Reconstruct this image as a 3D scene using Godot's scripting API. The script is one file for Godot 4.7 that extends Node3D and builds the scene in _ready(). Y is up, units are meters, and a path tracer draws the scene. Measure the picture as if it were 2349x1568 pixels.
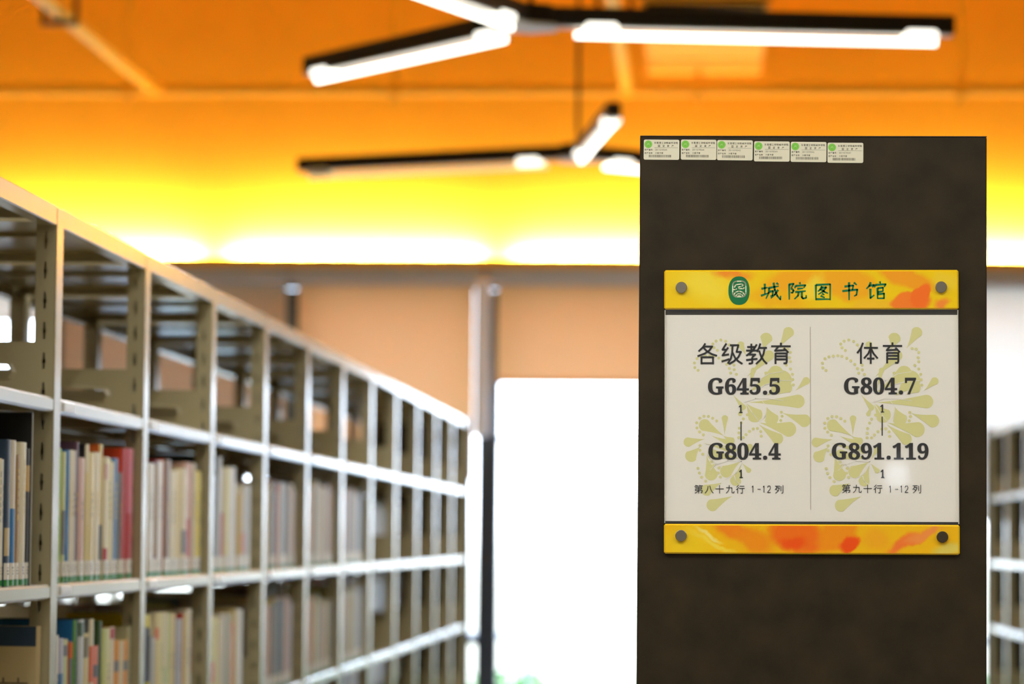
extends Node3D
# A library aisle: book stacks on the left, the dark end panel of the next stack with its sign, Y-shaped pendant lamps,
# an orange wall washed by a light cove above a glazed wall with roller blinds. Metres, y up, the camera looks along -z.

const CEILING_Y := 4.7
const STACK_FRONT := -1.124      # aisle face of the book-filled row
const STACK_DEPTH := 0.475
const BAY := 0.9
const POST := 0.056              # width of an upright along the row
const SHELF_Y := [1.710, 1.385, 1.063, 0.738, 0.413, 0.095]
const TOP_Y := 2.045
const ROW_START := -4.68
const ORD := ["zeroth", "first", "second", "third", "fourth", "fifth", "sixth", "seventh", "eighth", "ninth", "tenth", "eleventh", "twelfth", "thirteenth", "fourteenth", "fifteenth", "sixteenth", "seventeenth", "eighteenth", "nineteenth", "twentieth", "twenty-first", "twenty-second", "twenty-third", "twenty-fourth", "twenty-fifth", "twenty-sixth"]

var M := {}
var mesh_cache := {}
var taken := {}
var rng := RandomNumberGenerator.new()

# ------------------------------------------------------------------ helpers
func mat(color: Color, rough := 0.6, metal := 0.0, spec := 0.5) -> StandardMaterial3D:
	var m := StandardMaterial3D.new()
	m.albedo_color = color
	m.roughness = rough
	m.metallic = metal
	m.metallic_specular = spec
	return m

func glow(color: Color, energy: float) -> StandardMaterial3D:
	var m := mat(color, 0.5)
	m.emission_enabled = true
	m.emission = color
	m.emission_energy_multiplier = energy
	return m

func rgb8(r: int, g: int, b: int) -> Color:
	return Color(r / 255.0, g / 255.0, b / 255.0)

func noise_tex(freq: float, c0: Color, c1: Color, seed_value: int, size := 512) -> NoiseTexture2D:
	var n := FastNoiseLite.new()
	n.seed = seed_value
	n.frequency = freq
	n.fractal_octaves = 5
	var t := NoiseTexture2D.new()
	t.width = size
	t.height = size
	t.seamless = true
	t.noise = n
	var g := Gradient.new()
	g.set_color(0, c0)
	g.set_color(1, c1)
	t.color_ramp = g
	return t

func numbered(called: String) -> String:
	var n: int = taken.get(called, 0)
	taken[called] = n + 1
	return called if n == 0 else "%s_%03d" % [called, n]

func thing(called: String, label: String, category: String, at := Vector3.ZERO, group := "") -> Node3D:
	var o := Node3D.new()
	o.name = numbered(called)
	add_child(o)
	o.position = at
	tag(o, label, category, group)
	return o

func tag(o: Node3D, label: String, category: String, group := "") -> void:
	o.set_meta("label", label)
	o.set_meta("category", category)
	if group != "":
		o.set_meta("group", group)

func part(parent: Node3D, called: String, mesh: Mesh, m: Material, at := Vector3.ZERO, size := Vector3.ONE, turn := Vector3.ZERO) -> MeshInstance3D:
	var o := MeshInstance3D.new()
	o.name = called
	o.mesh = mesh
	o.material_override = m
	parent.add_child(o, true)
	o.position = at
	o.rotation_degrees = turn
	o.scale = size
	return o

func structure(called: String, label: String, mesh: Mesh, m: Material, at := Vector3.ZERO) -> MeshInstance3D:
	var o := part(self, numbered(called), mesh, m, at)
	o.set_meta("kind", "structure")
	o.set_meta("label", label)
	o.set_meta("category", called.split("_")[0])
	return o

func begin() -> SurfaceTool:
	var st := SurfaceTool.new()
	st.begin(Mesh.PRIMITIVE_TRIANGLES)
	st.set_smooth_group(-1)
	return st

func finish(st: SurfaceTool) -> ArrayMesh:
	st.generate_normals()
	return st.commit()

func tri_out(st: SurfaceTool, a: Vector3, b: Vector3, c: Vector3, mid: Vector3) -> void:
	if (b - a).cross(c - a).dot((a + b + c) / 3.0 - mid) > 0.0:
		st.add_vertex(a); st.add_vertex(c); st.add_vertex(b)
	else:
		st.add_vertex(a); st.add_vertex(b); st.add_vertex(c)

func quad_out(st: SurfaceTool, a: Vector3, b: Vector3, c: Vector3, d: Vector3, mid: Vector3) -> void:
	tri_out(st, a, b, c, mid)
	tri_out(st, a, c, d, mid)

# a box with chamfered edges
func add_box(st: SurfaceTool, at: Vector3, size: Vector3, bev := 0.0) -> void:
	var h := size * 0.5
	if bev <= 0.0:
		for ax in 3:
			for s in [-1.0, 1.0]:
				var u := (ax + 1) % 3
				var v := (ax + 2) % 3
				var q: Array[Vector3] = []
				for k in [[-1, -1], [1, -1], [1, 1], [-1, 1]]:
					var p := Vector3.ZERO
					p[ax] = s * h[ax]; p[u] = k[0] * h[u]; p[v] = k[1] * h[v]
					q.append(p + at)
				quad_out(st, q[0], q[1], q[2], q[3], at)
		return
	var b := minf(bev, minf(h.x, minf(h.y, h.z)) * 0.98)
	var vert := func(s: Vector3, ax: int) -> Vector3:
		var p := Vector3.ZERO
		for i in 3:
			p[i] = s[i] * (h[i] if i == ax else h[i] - b)
		return p + at
	for ax in 3:
		var u := (ax + 1) % 3
		var v := (ax + 2) % 3
		for s in [-1.0, 1.0]:
			var q: Array[Vector3] = []
			for k in [[-1, -1], [1, -1], [1, 1], [-1, 1]]:
				var sg := Vector3.ZERO
				sg[ax] = s; sg[u] = k[0]; sg[v] = k[1]
				q.append(vert.call(sg, ax))
			quad_out(st, q[0], q[1], q[2], q[3], at)
		for su in [-1.0, 1.0]:          # edges that run along ax
			for sv in [-1.0, 1.0]:
				var s0 := Vector3.ZERO
				s0[u] = su; s0[v] = sv; s0[ax] = -1.0
				var s1 := s0
				s1[ax] = 1.0
				quad_out(st, vert.call(s0, u), vert.call(s1, u), vert.call(s1, v), vert.call(s0, v), at)
	for sx in [-1.0, 1.0]:
		for sy in [-1.0, 1.0]:
			for sz in [-1.0, 1.0]:
				var s := Vector3(sx, sy, sz)
				tri_out(st, vert.call(s, 0), vert.call(s, 1), vert.call(s, 2), at)

func box(size: Vector3, bev := 0.0) -> ArrayMesh:
	var key := "b%s_%s" % [size, bev]
	if not mesh_cache.has(key):
		var st := begin()
		add_box(st, Vector3.ZERO, size, bev)
		mesh_cache[key] = finish(st)
	return mesh_cache[key]

func add_tube(st: SurfaceTool, a: Vector3, b: Vector3, r: float, n := 16, r2 := -1.0) -> void:
	var rb := r if r2 < 0.0 else r2
	var d := (b - a).normalized()
	var u := d.cross(Vector3.UP if absf(d.y) < 0.9 else Vector3.RIGHT).normalized()
	var v := d.cross(u)
	var mid := (a + b) * 0.5
	for i in n:
		var t0 := TAU * i / n
		var t1 := TAU * (i + 1) / n
		var e0 := u * cos(t0) + v * sin(t0)
		var e1 := u * cos(t1) + v * sin(t1)
		quad_out(st, a + e0 * r, a + e1 * r, b + e1 * rb, b + e0 * rb, mid)
		tri_out(st, a, a + e0 * r, a + e1 * r, mid)
		tri_out(st, b, b + e0 * rb, b + e1 * rb, mid)

func tube(a: Vector3, b: Vector3, r: float, n := 16) -> ArrayMesh:
	var st := begin()
	add_tube(st, a, b, r, n)
	return finish(st)

# a convex outline in x, y, extruded along z from z0 to z1
func add_prism(st: SurfaceTool, poly: PackedVector2Array, z0: float, z1: float) -> void:
	var c := Vector2.ZERO
	for p in poly:
		c += p / poly.size()
	var mid := Vector3(c.x, c.y, (z0 + z1) * 0.5)
	for i in poly.size():
		var p := poly[i]
		var q := poly[(i + 1) % poly.size()]
		quad_out(st, Vector3(p.x, p.y, z0), Vector3(q.x, q.y, z0), Vector3(q.x, q.y, z1), Vector3(p.x, p.y, z1), mid)
		for z in [z0, z1]:
			tri_out(st, Vector3(c.x, c.y, z), Vector3(p.x, p.y, z), Vector3(q.x, q.y, z), mid)

func round_rect(w: float, h: float, r: float, n := 4) -> PackedVector2Array:
	var out := PackedVector2Array()
	for k in [[1, 1, 0.0], [-1, 1, 90.0], [-1, -1, 180.0], [1, -1, 270.0]]:
		for i in n + 1:
			var a := deg_to_rad(k[2] + 90.0 * i / n)
			out.append(Vector2(k[0] * (w * 0.5 - r) + r * cos(a), k[1] * (h * 0.5 - r) + r * sin(a)))
	return out

# ------------------------------------------------------------------ flat print (millimetres, y down, facing +z)
var pr_lift := 0.0      # each overlapping patch of print lies a few micrometres above the one before
func pr_tri(st: SurfaceTool, a: Vector2, b: Vector2, c: Vector2) -> void:
	var k := 0.001
	if (b - a).cross(c - a) < 0.0:
		var t := b
		b = c
		c = t
	for p in [a, b, c]:
		st.set_normal(Vector3(0, 0, 1))
		st.add_vertex(Vector3(p.x * k, -p.y * k, pr_lift))

func pr_poly(st: SurfaceTool, poly: PackedVector2Array) -> void:   # convex or star-shaped about its mean
	var c := Vector2.ZERO
	for p in poly:
		c += p / poly.size()
	for i in poly.size():
		pr_tri(st, c, poly[i], poly[(i + 1) % poly.size()])

func pr_disc(st: SurfaceTool, c: Vector2, rx: float, ry := -1.0, n := 10) -> void:
	var poly := PackedVector2Array()
	for i in n:
		poly.append(c + Vector2(rx * cos(TAU * i / n), (rx if ry < 0.0 else ry) * sin(TAU * i / n)))
	pr_poly(st, poly)

func pr_rect(st: SurfaceTool, x: float, y: float, w: float, h: float) -> void:
	pr_poly(st, PackedVector2Array([Vector2(x, y), Vector2(x + w, y), Vector2(x + w, y + h), Vector2(x, y + h)]))

func pr_line(st: SurfaceTool, pts: PackedVector2Array, w0: float, w1 := -1.0, closed := false) -> void:
	var wb := w0 if w1 < 0.0 else w1
	var n := pts.size()
	var segs := n if closed else n - 1
	for i in segs:
		var a := pts[i]
		var b := pts[(i + 1) % n]
		var d := (b - a).normalized().orthogonal()
		var ra := lerpf(w0, wb, float(i) / segs) * 0.5
		var rb := lerpf(w0, wb, float(i + 1) / segs) * 0.5
		pr_tri(st, a + d * ra, b + d * rb, b - d * rb)
		pr_tri(st, a + d * ra, b - d * rb, a - d * ra)
		if i > 0 or closed:
			pr_disc(st, a, ra, -1.0, 8)

# strokes of each character on a grid of 100 by 100, y down: pairs of numbers, strokes parted by |
const GLYPH := {
	"各": "42 4 30 22 10 40|36 18 74 18 60 36 38 50 5 62|34 24 50 40 72 52 97 60|24 63 24 98|24 66 78 66 78 98|24 93 78 93",
	"级": "26 4 8 32 28 32|34 22 8 58 38 53|4 86 40 74|42 12 80 12 72 42 92 42 80 66 60 84 38 97|54 12 52 45 46 72 32 95|54 46 66 70 80 84 98 96",
	"教": "8 20 46 20|27 5 27 36|3 36 57 36|52 8 38 30 22 46 4 60|16 54 45 54 31 66|31 66 31 92 20 95 15 93|3 79 55 73|68 4 62 24 52 42|62 24 98 24|88 25 82 52 70 76 48 97|62 36 72 64 84 82 98 96",
	"育": "50 2 50 17|3 18 97 18|37 20 22 38 77 35|64 26 86 47|24 48 24 98|24 50 78 50 78 88 75 95 62 95|24 63 78 63|24 77 78 77",
	"体": "30 3 20 28 3 50|20 29 20 98|34 26 98 26|65 3 65 98|64 28 54 52 34 74|66 28 78 52 97 74|48 74 82 74",
	"第": "22 1 14 13 3 21|18 10 46 10|28 12 34 22|64 1 58 12 48 21|60 10 97 10|74 12 80 22|10 30 82 30 82 47|16 47 82 47|16 46 12 65 90 65 87 84 80 90 70 88|50 30 50 99|48 67 34 80 6 95",
	"八": "38 10 34 40 24 66 3 93|56 6 66 44 78 70 97 93",
	"十": "3 45 97 45|50 3 50 98",
	"九": "5 32 70 32 70 82 74 90 92 90 96 72|40 3 38 46 28 72 5 95",
	"行": "32 3 8 28|34 26 20 44 3 58|22 46 22 98|42 14 95 14|38 40 99 40|74 40 74 90 70 96 54 95",
	"列": "3 14 58 14|28 16 20 36 3 58|22 34 52 34 44 58 30 78 8 97|16 50 35 66|70 14 70 73|92 3 92 88 88 95 74 95",
	"城": "3 38 35 31|20 10 21 67|1 76 37 62|38 34 90 23|42 34 40 60 26 92|44 54 61 50 59 74 48 79|64 4 70 44 82 76 98 97 99 76|87 43 70 70 50 90|78 6 89 15",
	"院": "6 14 31 10 18 34|18 34 31 48 25 60 15 58|8 13 8 98|62 2 67 13|42 20 37 35|42 22 93 18 84 33|50 38 81 35|39 56 95 50|58 56 54 76 35 95|74 54 74 84 80 92 97 88 97 73",
	"图": "10 11 10 97|10 13 89 9 89 97|10 91 89 91|44 19 34 38 21 49|40 28 67 26 50 48 23 65|38 36 56 50 77 59|44 60 57 67|36 72 59 83",
	"书": "19 26 67 20 62 45|7 50 89 42 84 70 71 77|44 3 44 98|70 5 86 18",
	"馆": "24 5 16 26 3 41|18 24 39 20 32 33|22 40 22 91 41 74|66 1 71 12|46 18 41 33|46 20 95 16 88 31|56 36 56 95|56 38 82 34 82 56|56 58 82 54|56 70 87 66 87 92 56 92",
	"东": "8 18 90 18|44 3 24 50 84 50|52 34 52 94 42 92|30 64 12 86|70 62 90 84",
	"莞": "6 12 94 12|32 3 32 20|68 3 68 20|50 22 50 30|10 32 10 44|10 32 92 32 90 44|28 50 72 50|10 64 90 64|40 64 34 84 10 97|60 64 60 92 92 92 94 80",
	"理": "6 14 38 14|8 46 36 46|22 14 22 80|4 84 40 76|48 8 94 8 94 50 48 50 48 8|48 29 94 29|70 8 70 94|50 70 92 70|42 94 98 94",
	"工": "12 16 88 16|50 16 50 86|5 88 95 88",
	"学": "20 6 28 18|48 3 54 16|82 3 72 20|8 26 8 42|8 26 94 26 88 42|26 46 74 46 52 60|52 60 52 94 38 92|4 70 96 70",
	"市": "50 2 52 16|5 20 95 20|18 40 18 84|18 40 84 40 84 80 72 80|50 20 50 98",
	"固": "8 6 8 97|8 6 92 6 92 97|8 92 92 92|22 30 78 30|50 14 50 54|30 54 70 54 70 80 30 80 30 54",
	"定": "50 2 52 12|8 18 8 34|8 18 94 18 88 34|22 42 80 42|52 42 52 88|52 64 82 64|30 58 22 82 6 97|26 84 50 94 96 94",
	"资": "10 10 24 20|4 40 26 28|44 3 32 22|40 14 92 14 84 26|64 14 58 34 34 46|62 26 92 44|22 52 22 84|22 52 78 52 78 84|50 60 44 82 12 97|58 82 88 97",
	"产": "50 2 54 14|8 18 94 18|30 24 36 38|72 22 62 40|12 42 94 42|16 42 14 74 4 97",
	"编": "24 4 8 32 30 32|32 22 8 58 34 54|4 86 36 76|66 2 70 12|46 16 90 16 90 34 46 34|46 16 46 60 38 96|52 48 52 96|52 48 94 48 94 96|52 70 94 70|66 48 66 94|80 48 80 94",
	"号": "24 6 78 6 78 34 24 34 24 6|5 48 95 48|34 48 30 66 82 66 76 94 56 92",
	"名": "44 3 34 20 12 40|36 18 80 18 60 46 8 72|34 32 50 44|36 62 36 97|36 62 84 62 84 97|36 92 84 92",
	"称": "38 5 8 16|4 34 44 34|24 12 24 97|22 38 4 70|28 44 44 62|58 4 48 32|54 22 94 22 90 34|70 22 70 92 58 90|54 48 46 76|84 48 96 74",
	"六": "44 3 54 16|5 32 95 32|34 48 26 72 8 95|62 46 78 70 92 95",
	"层": "14 8 88 8 88 30|14 30 88 30|14 8 14 50 4 96|32 46 82 46|24 62 94 62|54 62 32 88 84 86|72 74 90 96",
	"架": "8 14 46 14 42 40 34 40|26 3 22 26 6 44|58 12 92 12 92 40 58 40 58 12|5 58 95 58|50 46 50 98|48 60 30 82 6 94|52 60 70 82 96 94",
	":": "46 30 54 30|46 70 54 70",
	"0": "30 8 70 8 84 30 84 70 70 92 30 92 16 70 16 30 30 8",
	"1": "30 24 54 8 54 94",
	"2": "16 30 28 10 68 8 82 28 74 50 14 92 88 92",
	"3": "16 12 82 12 48 44 80 56 82 80 60 94 16 88",
	"4": "66 94 66 8 10 68 92 68",
	"5": "80 8 26 8 20 46 66 44 84 64 74 90 14 90",
	"6": "72 8 36 26 16 62 30 90 70 90 84 66 68 48 24 54",
	"7": "12 10 88 10 44 94",
	"-": "8 52 92 52",
}

func pr_glyph(st: SurfaceTool, ch: String, x: float, y: float, w: float, h: float, pen: float, pen2 := -1.0) -> void:
	for stroke: String in String(GLYPH[ch]).split("|"):
		var v := stroke.split_floats(" ")
		var pts := PackedVector2Array()
		for i in v.size() / 2:
			pts.append(Vector2(x + v[2 * i] * w / 100.0, y + v[2 * i + 1] * h / 100.0))
		pr_line(st, pts, pen, pen2)

func pr_text(st: SurfaceTool, text: String, x: float, y: float, w: float, h: float, step: float, pen: float) -> void:
	for i in text.length():
		pr_glyph(st, text[i], x + i * step, y, w, h, pen)

func print_part(parent: Node3D, called: String, st: SurfaceTool, m: Material, z: float) -> MeshInstance3D:
	return part(parent, called, st.commit(), m, Vector3(0, 0, z))

func new_print() -> SurfaceTool:
	var st := SurfaceTool.new()
	st.begin(Mesh.PRIMITIVE_TRIANGLES)
	return st

# type set in a font, fitted to the rectangle x0 y0 x1 y1 (millimetres on the sheet)
func type_part(parent: Node3D, called: String, text: String, font: Font, r: Array, m: Material, z: float) -> void:
	var t := TextMesh.new()
	t.font = font
	t.text = text
	t.font_size = 96
	t.pixel_size = 0.001
	t.depth = 0.004
	t.curve_step = 1.5
	var bb := t.get_aabb()
	var sx: float = (r[2] - r[0]) * 0.001 / bb.size.x
	var sy: float = (r[3] - r[1]) * 0.001 / bb.size.y
	var o := part(parent, called, t, m, Vector3.ZERO, Vector3(sx, sy, 0.02))
	o.position = Vector3((r[0] + r[2]) * 0.0005 - bb.get_center().x * sx, -(r[1] + r[3]) * 0.0005 - bb.get_center().y * sy, z)

# ------------------------------------------------------------------ camera, sky, materials
func setup_view() -> void:
	var cam := Camera3D.new()
	cam.name = "camera"
	add_child(cam)
	var lens := CameraAttributesPhysical.new()
	lens.frustum_focal_length = 112.56
	lens.frustum_focus_distance = 4.66
	lens.exposure_aperture = 4.2
	lens.exposure_multiplier = 1.0
	cam.attributes = lens
	cam.fov = 12.1705
	cam.near = 0.05
	cam.far = 200.0
	cam.position = Vector3(0, 1.47, 0)
	cam.rotation_degrees = Vector3(3.525, 3.3765, 0.53)
	cam.current = true
	var sky_mat := ProceduralSkyMaterial.new()
	sky_mat.sky_top_color = Color(0.62, 0.76, 0.95)
	sky_mat.sky_horizon_color = Color(0.90, 0.95, 1.0)
	sky_mat.ground_horizon_color = Color(0.80, 0.84, 0.84)
	sky_mat.ground_bottom_color = Color(0.60, 0.62, 0.60)
	sky_mat.sky_energy_multiplier = 3.2
	sky_mat.ground_energy_multiplier = 2.6
	var sky := Sky.new()
	sky.sky_material = sky_mat
	var env := Environment.new()
	env.background_mode = Environment.BG_SKY
	env.sky = sky
	env.tonemap_mode = Environment.TONE_MAPPER_LINEAR
	env.tonemap_exposure = 1.0
	env.sdfgi_enabled = true
	env.ssao_enabled = true
	env.ssil_enabled = true
	var we := WorldEnvironment.new()
	we.name = "environment"
	we.environment = env
	add_child(we)

const LAMP_LIGHT := 1.85         # energy of the light under each lamp tube
const LAMP_GLOW := 5.0
const COVE_LIGHT := 20.0
const COVE_GLOW := 30.0

func setup_materials() -> void:
	M.orange = mat(rgb8(250, 190, 34), 0.7)
	M.pipe = mat(rgb8(252, 206, 56), 0.5)  # paler than the wall paint: cove light on the pipes put into their colour
	M.orange.albedo_texture = noise_tex(0.004, Color(0.97, 0.97, 0.97), Color(1, 1, 1), 11)
	M.orange.uv1_triplanar = true
	M.orange.uv1_world_triplanar = true
	M.steel = mat(rgb8(166, 153, 116), 0.25)
	M.steel.roughness_texture = noise_tex(0.02, Color(0.8, 0.8, 0.8), Color(1, 1, 1), 5)
	M.steel.uv1_triplanar = true
	M.lip = M.steel
	M.tag = mat(rgb8(222, 220, 212), 0.3)
	M.tag_print = mat(rgb8(250, 250, 248), 0.4)
	M.panel = mat(rgb8(255, 255, 255), 0.6, 0.0, 0.3)
	M.panel.albedo_texture = noise_tex(0.012, rgb8(40, 32, 18), rgb8(58, 47, 28), 3, 1024)
	M.panel.roughness_texture = noise_tex(0.006, Color(0.82, 0.82, 0.82), Color(1, 1, 1), 8)
	M.panel.uv1_triplanar = true
	M.panel_edge = mat(rgb8(28, 26, 22), 0.5)
	M.black = mat(rgb8(16, 15, 14), 0.45)
	M.reflector = mat(rgb8(205, 202, 200), 0.5)
	M.holder = mat(rgb8(240, 240, 238), 0.45)
	M.rear_wall = mat(rgb8(150, 140, 124), 0.85)
	M.holder_added_glow = glow(Color(1.0, 0.99, 0.94), 2.2)      # light falling on the tube holders, put in as an added glow
	M.tube_on = glow(Color(1.0, 0.99, 0.93), LAMP_GLOW)
	M.tube_off = glow(Color(1.0, 0.95, 0.72), 0.55)      # a failing tube, barely glowing
	M.cove_tube = glow(Color(1.0, 0.97, 0.86), COVE_GLOW)
	M.floor = mat(rgb8(176, 168, 154), 0.35)
	M.white_wall = mat(rgb8(226, 222, 212), 0.8)
	M.frame = mat(rgb8(58, 62, 68), 0.45, 0.3)
	M.headbox = mat(rgb8(206, 205, 206), 0.4)
	M.white_post = mat(rgb8(250, 251, 254), 0.16)
	M.glass = mat(Color(0.93, 0.97, 0.97, 0.06), 0.02)
	M.glass.transparency = BaseMaterial3D.TRANSPARENCY_ALPHA
	M.blind = mat(rgb8(246, 190, 98), 0.9)
	M.blind.backlight_enabled = true
	M.blind.backlight = Color(0.85, 0.77, 0.66)
	M.blind_tan = mat(rgb8(228, 196, 150), 0.9)
	M.blind_tan.backlight_enabled = true
	M.blind_tan.backlight = Color(0.55, 0.53, 0.5)
	M.blind_pale = mat(rgb8(246, 230, 206), 0.9)
	M.blind_pale.backlight_enabled = true
	M.blind_pale.backlight = Color(0.95, 0.93, 0.9)
	M.unit = mat(rgb8(246, 194, 84), 0.6)
	M.dark_bracket = mat(rgb8(30, 24, 18), 0.6)
	M.concrete = mat(rgb8(196, 194, 188), 0.9)
	M.leaf = mat(rgb8(92, 150, 62), 0.6)
	M.leaf.backlight_enabled = true
	M.leaf.backlight = Color(0.3, 0.4, 0.15)
	M.pages = mat(rgb8(226, 216, 190), 0.9)
	M.call_label = mat(rgb8(224, 214, 192), 0.35)
	M.call_green = mat(rgb8(24, 128, 44), 0.35)
	M.ink = mat(rgb8(14, 12, 13), 0.7, 0.0, 0.3)
	M.paper = mat(rgb8(238, 231, 216), 0.75)
	M.motif = mat(rgb8(217, 211, 138), 0.75)
	M.sign_green = mat(rgb8(0, 112, 60), 0.4)
	M.cream_print = mat(rgb8(238, 232, 190), 0.4)
	M.screw = mat(rgb8(148, 138, 120), 0.38, 0.85)
	M.screw_dark = mat(rgb8(92, 80, 62), 0.42, 0.85)
	M.acrylic = mat(Color(1, 1, 1, 0.02), 0.03, 0.0, 0.3)
	M.acrylic.transparency = BaseMaterial3D.TRANSPARENCY_ALPHA
	M.acrylic_edge = mat(rgb8(214, 208, 190), 0.2)
	M.yellow_acrylic = mat(rgb8(246, 196, 16), 0.2)
	M.yellow_acrylic.clearcoat_enabled = true
	M.yellow_acrylic.clearcoat = 0.6
	M.yellow_acrylic.clearcoat_roughness = 0.08
	M.sticker = mat(rgb8(226, 218, 188), 0.5)
	M.seal = mat(rgb8(120, 196, 60), 0.5)
	M.seal_light = mat(rgb8(176, 216, 120), 0.5)
	M.small_ink = mat(rgb8(92, 84, 66), 0.6)
	M.pen_line = mat(rgb8(120, 96, 66), 0.6)
	var book_colors := {"cream": [226, 212, 172], "white": [232, 228, 216], "navy": [44, 62, 78], "tan": [196, 172, 120], "beige": [208, 194, 164], "blue": [16, 106, 158], "ochre": [150, 112, 40], "brown": [128, 92, 58], "black": [28, 26, 26], "gold": [196, 156, 70], "lime": [158, 198, 88], "palegreen": [204, 208, 148], "grey": [116, 116, 112], "teal": [30, 104, 112], "plum": [92, 62, 78], "pink": [212, 172, 150], "straw": [222, 200, 130], "orange": [226, 104, 30], "red": [184, 40, 40], "paleyellow": [228, 218, 150], "steelblue": [64, 116, 158], "vermilion": [226, 74, 26], "rose": [204, 96, 110], "lavender": [186, 182, 190], "green": [88, 146, 34], "skyblue": [22, 108, 168], "lightgrey": [192, 192, 184], "darkgreen": [58, 84, 40], "olive": [120, 106, 50], "darkbrown": [70, 50, 36], "yellowgreen": [200, 202, 112], "amber": [230, 150, 28], "olivecream": [178, 170, 126], "salmon": [222, 140, 110], "maroon": [104, 34, 44], "yellow": [222, 200, 20], "slate": [74, 88, 96], "mustard": [206, 166, 40]}
	for k: String in book_colors:
		var c: Array = book_colors[k]
		var m := mat(rgb8(c[0], c[1], c[2]), 0.42)
		M["book_" + k] = m

# ------------------------------------------------------------------ the room
func build_room() -> void:
	structure("floor", "pale tiled library floor", box(Vector3(20, 0.2, 24)), M.floor, Vector3(0, -0.1, -6))
	structure("ceiling", "orange painted ceiling high above the aisles", box(Vector3(20, 0.2, 24)), M.orange, Vector3(0, CEILING_Y + 0.1, -6))
	structure("wall_left", "plain light side wall beyond the stacks", box(Vector3(0.2, CEILING_Y, 24)), M.white_wall, Vector3(-9.9, CEILING_Y * 0.5, -6))
	structure("wall_right", "plain light side wall beyond the far rows", box(Vector3(0.2, CEILING_Y, 24)), M.white_wall, Vector3(9.9, CEILING_Y * 0.5, -6))
	# rear wall; its unseen small window is sized for the glint in the sign
	var st := begin()
	add_box(st, Vector3(-4.565, CEILING_Y * 0.5, 5.9), Vector3(10.87, CEILING_Y, 0.2))
	add_box(st, Vector3(5.49, CEILING_Y * 0.5, 5.9), Vector3(9.02, CEILING_Y, 0.2))
	add_box(st, Vector3(0.925, 0.8675, 5.9), Vector3(0.11, 1.735, 0.2))
	add_box(st, Vector3(0.925, 3.275, 5.9), Vector3(0.11, 2.85, 0.2))
	structure("wall_rear", "plain light wall at the near end of the library", finish(st), M.rear_wall)
	structure("window_10", "small unseen window in the near wall, sized for the glint on the sign", box(Vector3(0.11, 0.115, 0.01)), M.glass, Vector3(0.925, 1.7925, 5.9))
	# orange upper wall behind the light cove
	structure("wall_back", "orange upper wall above the light cove", box(Vector3(20, CEILING_Y - 2.86, 0.2)), M.orange, Vector3(0, (CEILING_Y + 2.86) * 0.5, -17.4))
	st = begin()
	add_box(st, Vector3(0, 2.932, -16.915), Vector3(19.6, 0.048, 0.03), 0.002)
	add_box(st, Vector3(0, 2.914, -17.115), Vector3(19.6, 0.012, 0.37))
	structure("trim_1", "orange ledge board that hides the cove lights", finish(st), M.orange)
	# solid wall to both sides of the glazing
	structure("wall_back", "light wall beside the glazing, behind the stacks", box(Vector3(4.6, 2.86, 0.2)), M.white_wall, Vector3(-7.5, 1.43, -17.2))
	structure("wall_back", "light wall beside the glazing, on the far side", box(Vector3(5.8, 2.86, 0.2)), M.white_wall, Vector3(6.9, 1.43, -17.2))

const POSTS := [-5.2, -4.3, -3.46, -2.18, -1.130, -0.08, 0.975, 2.06, 3.1, 4.0]

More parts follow.
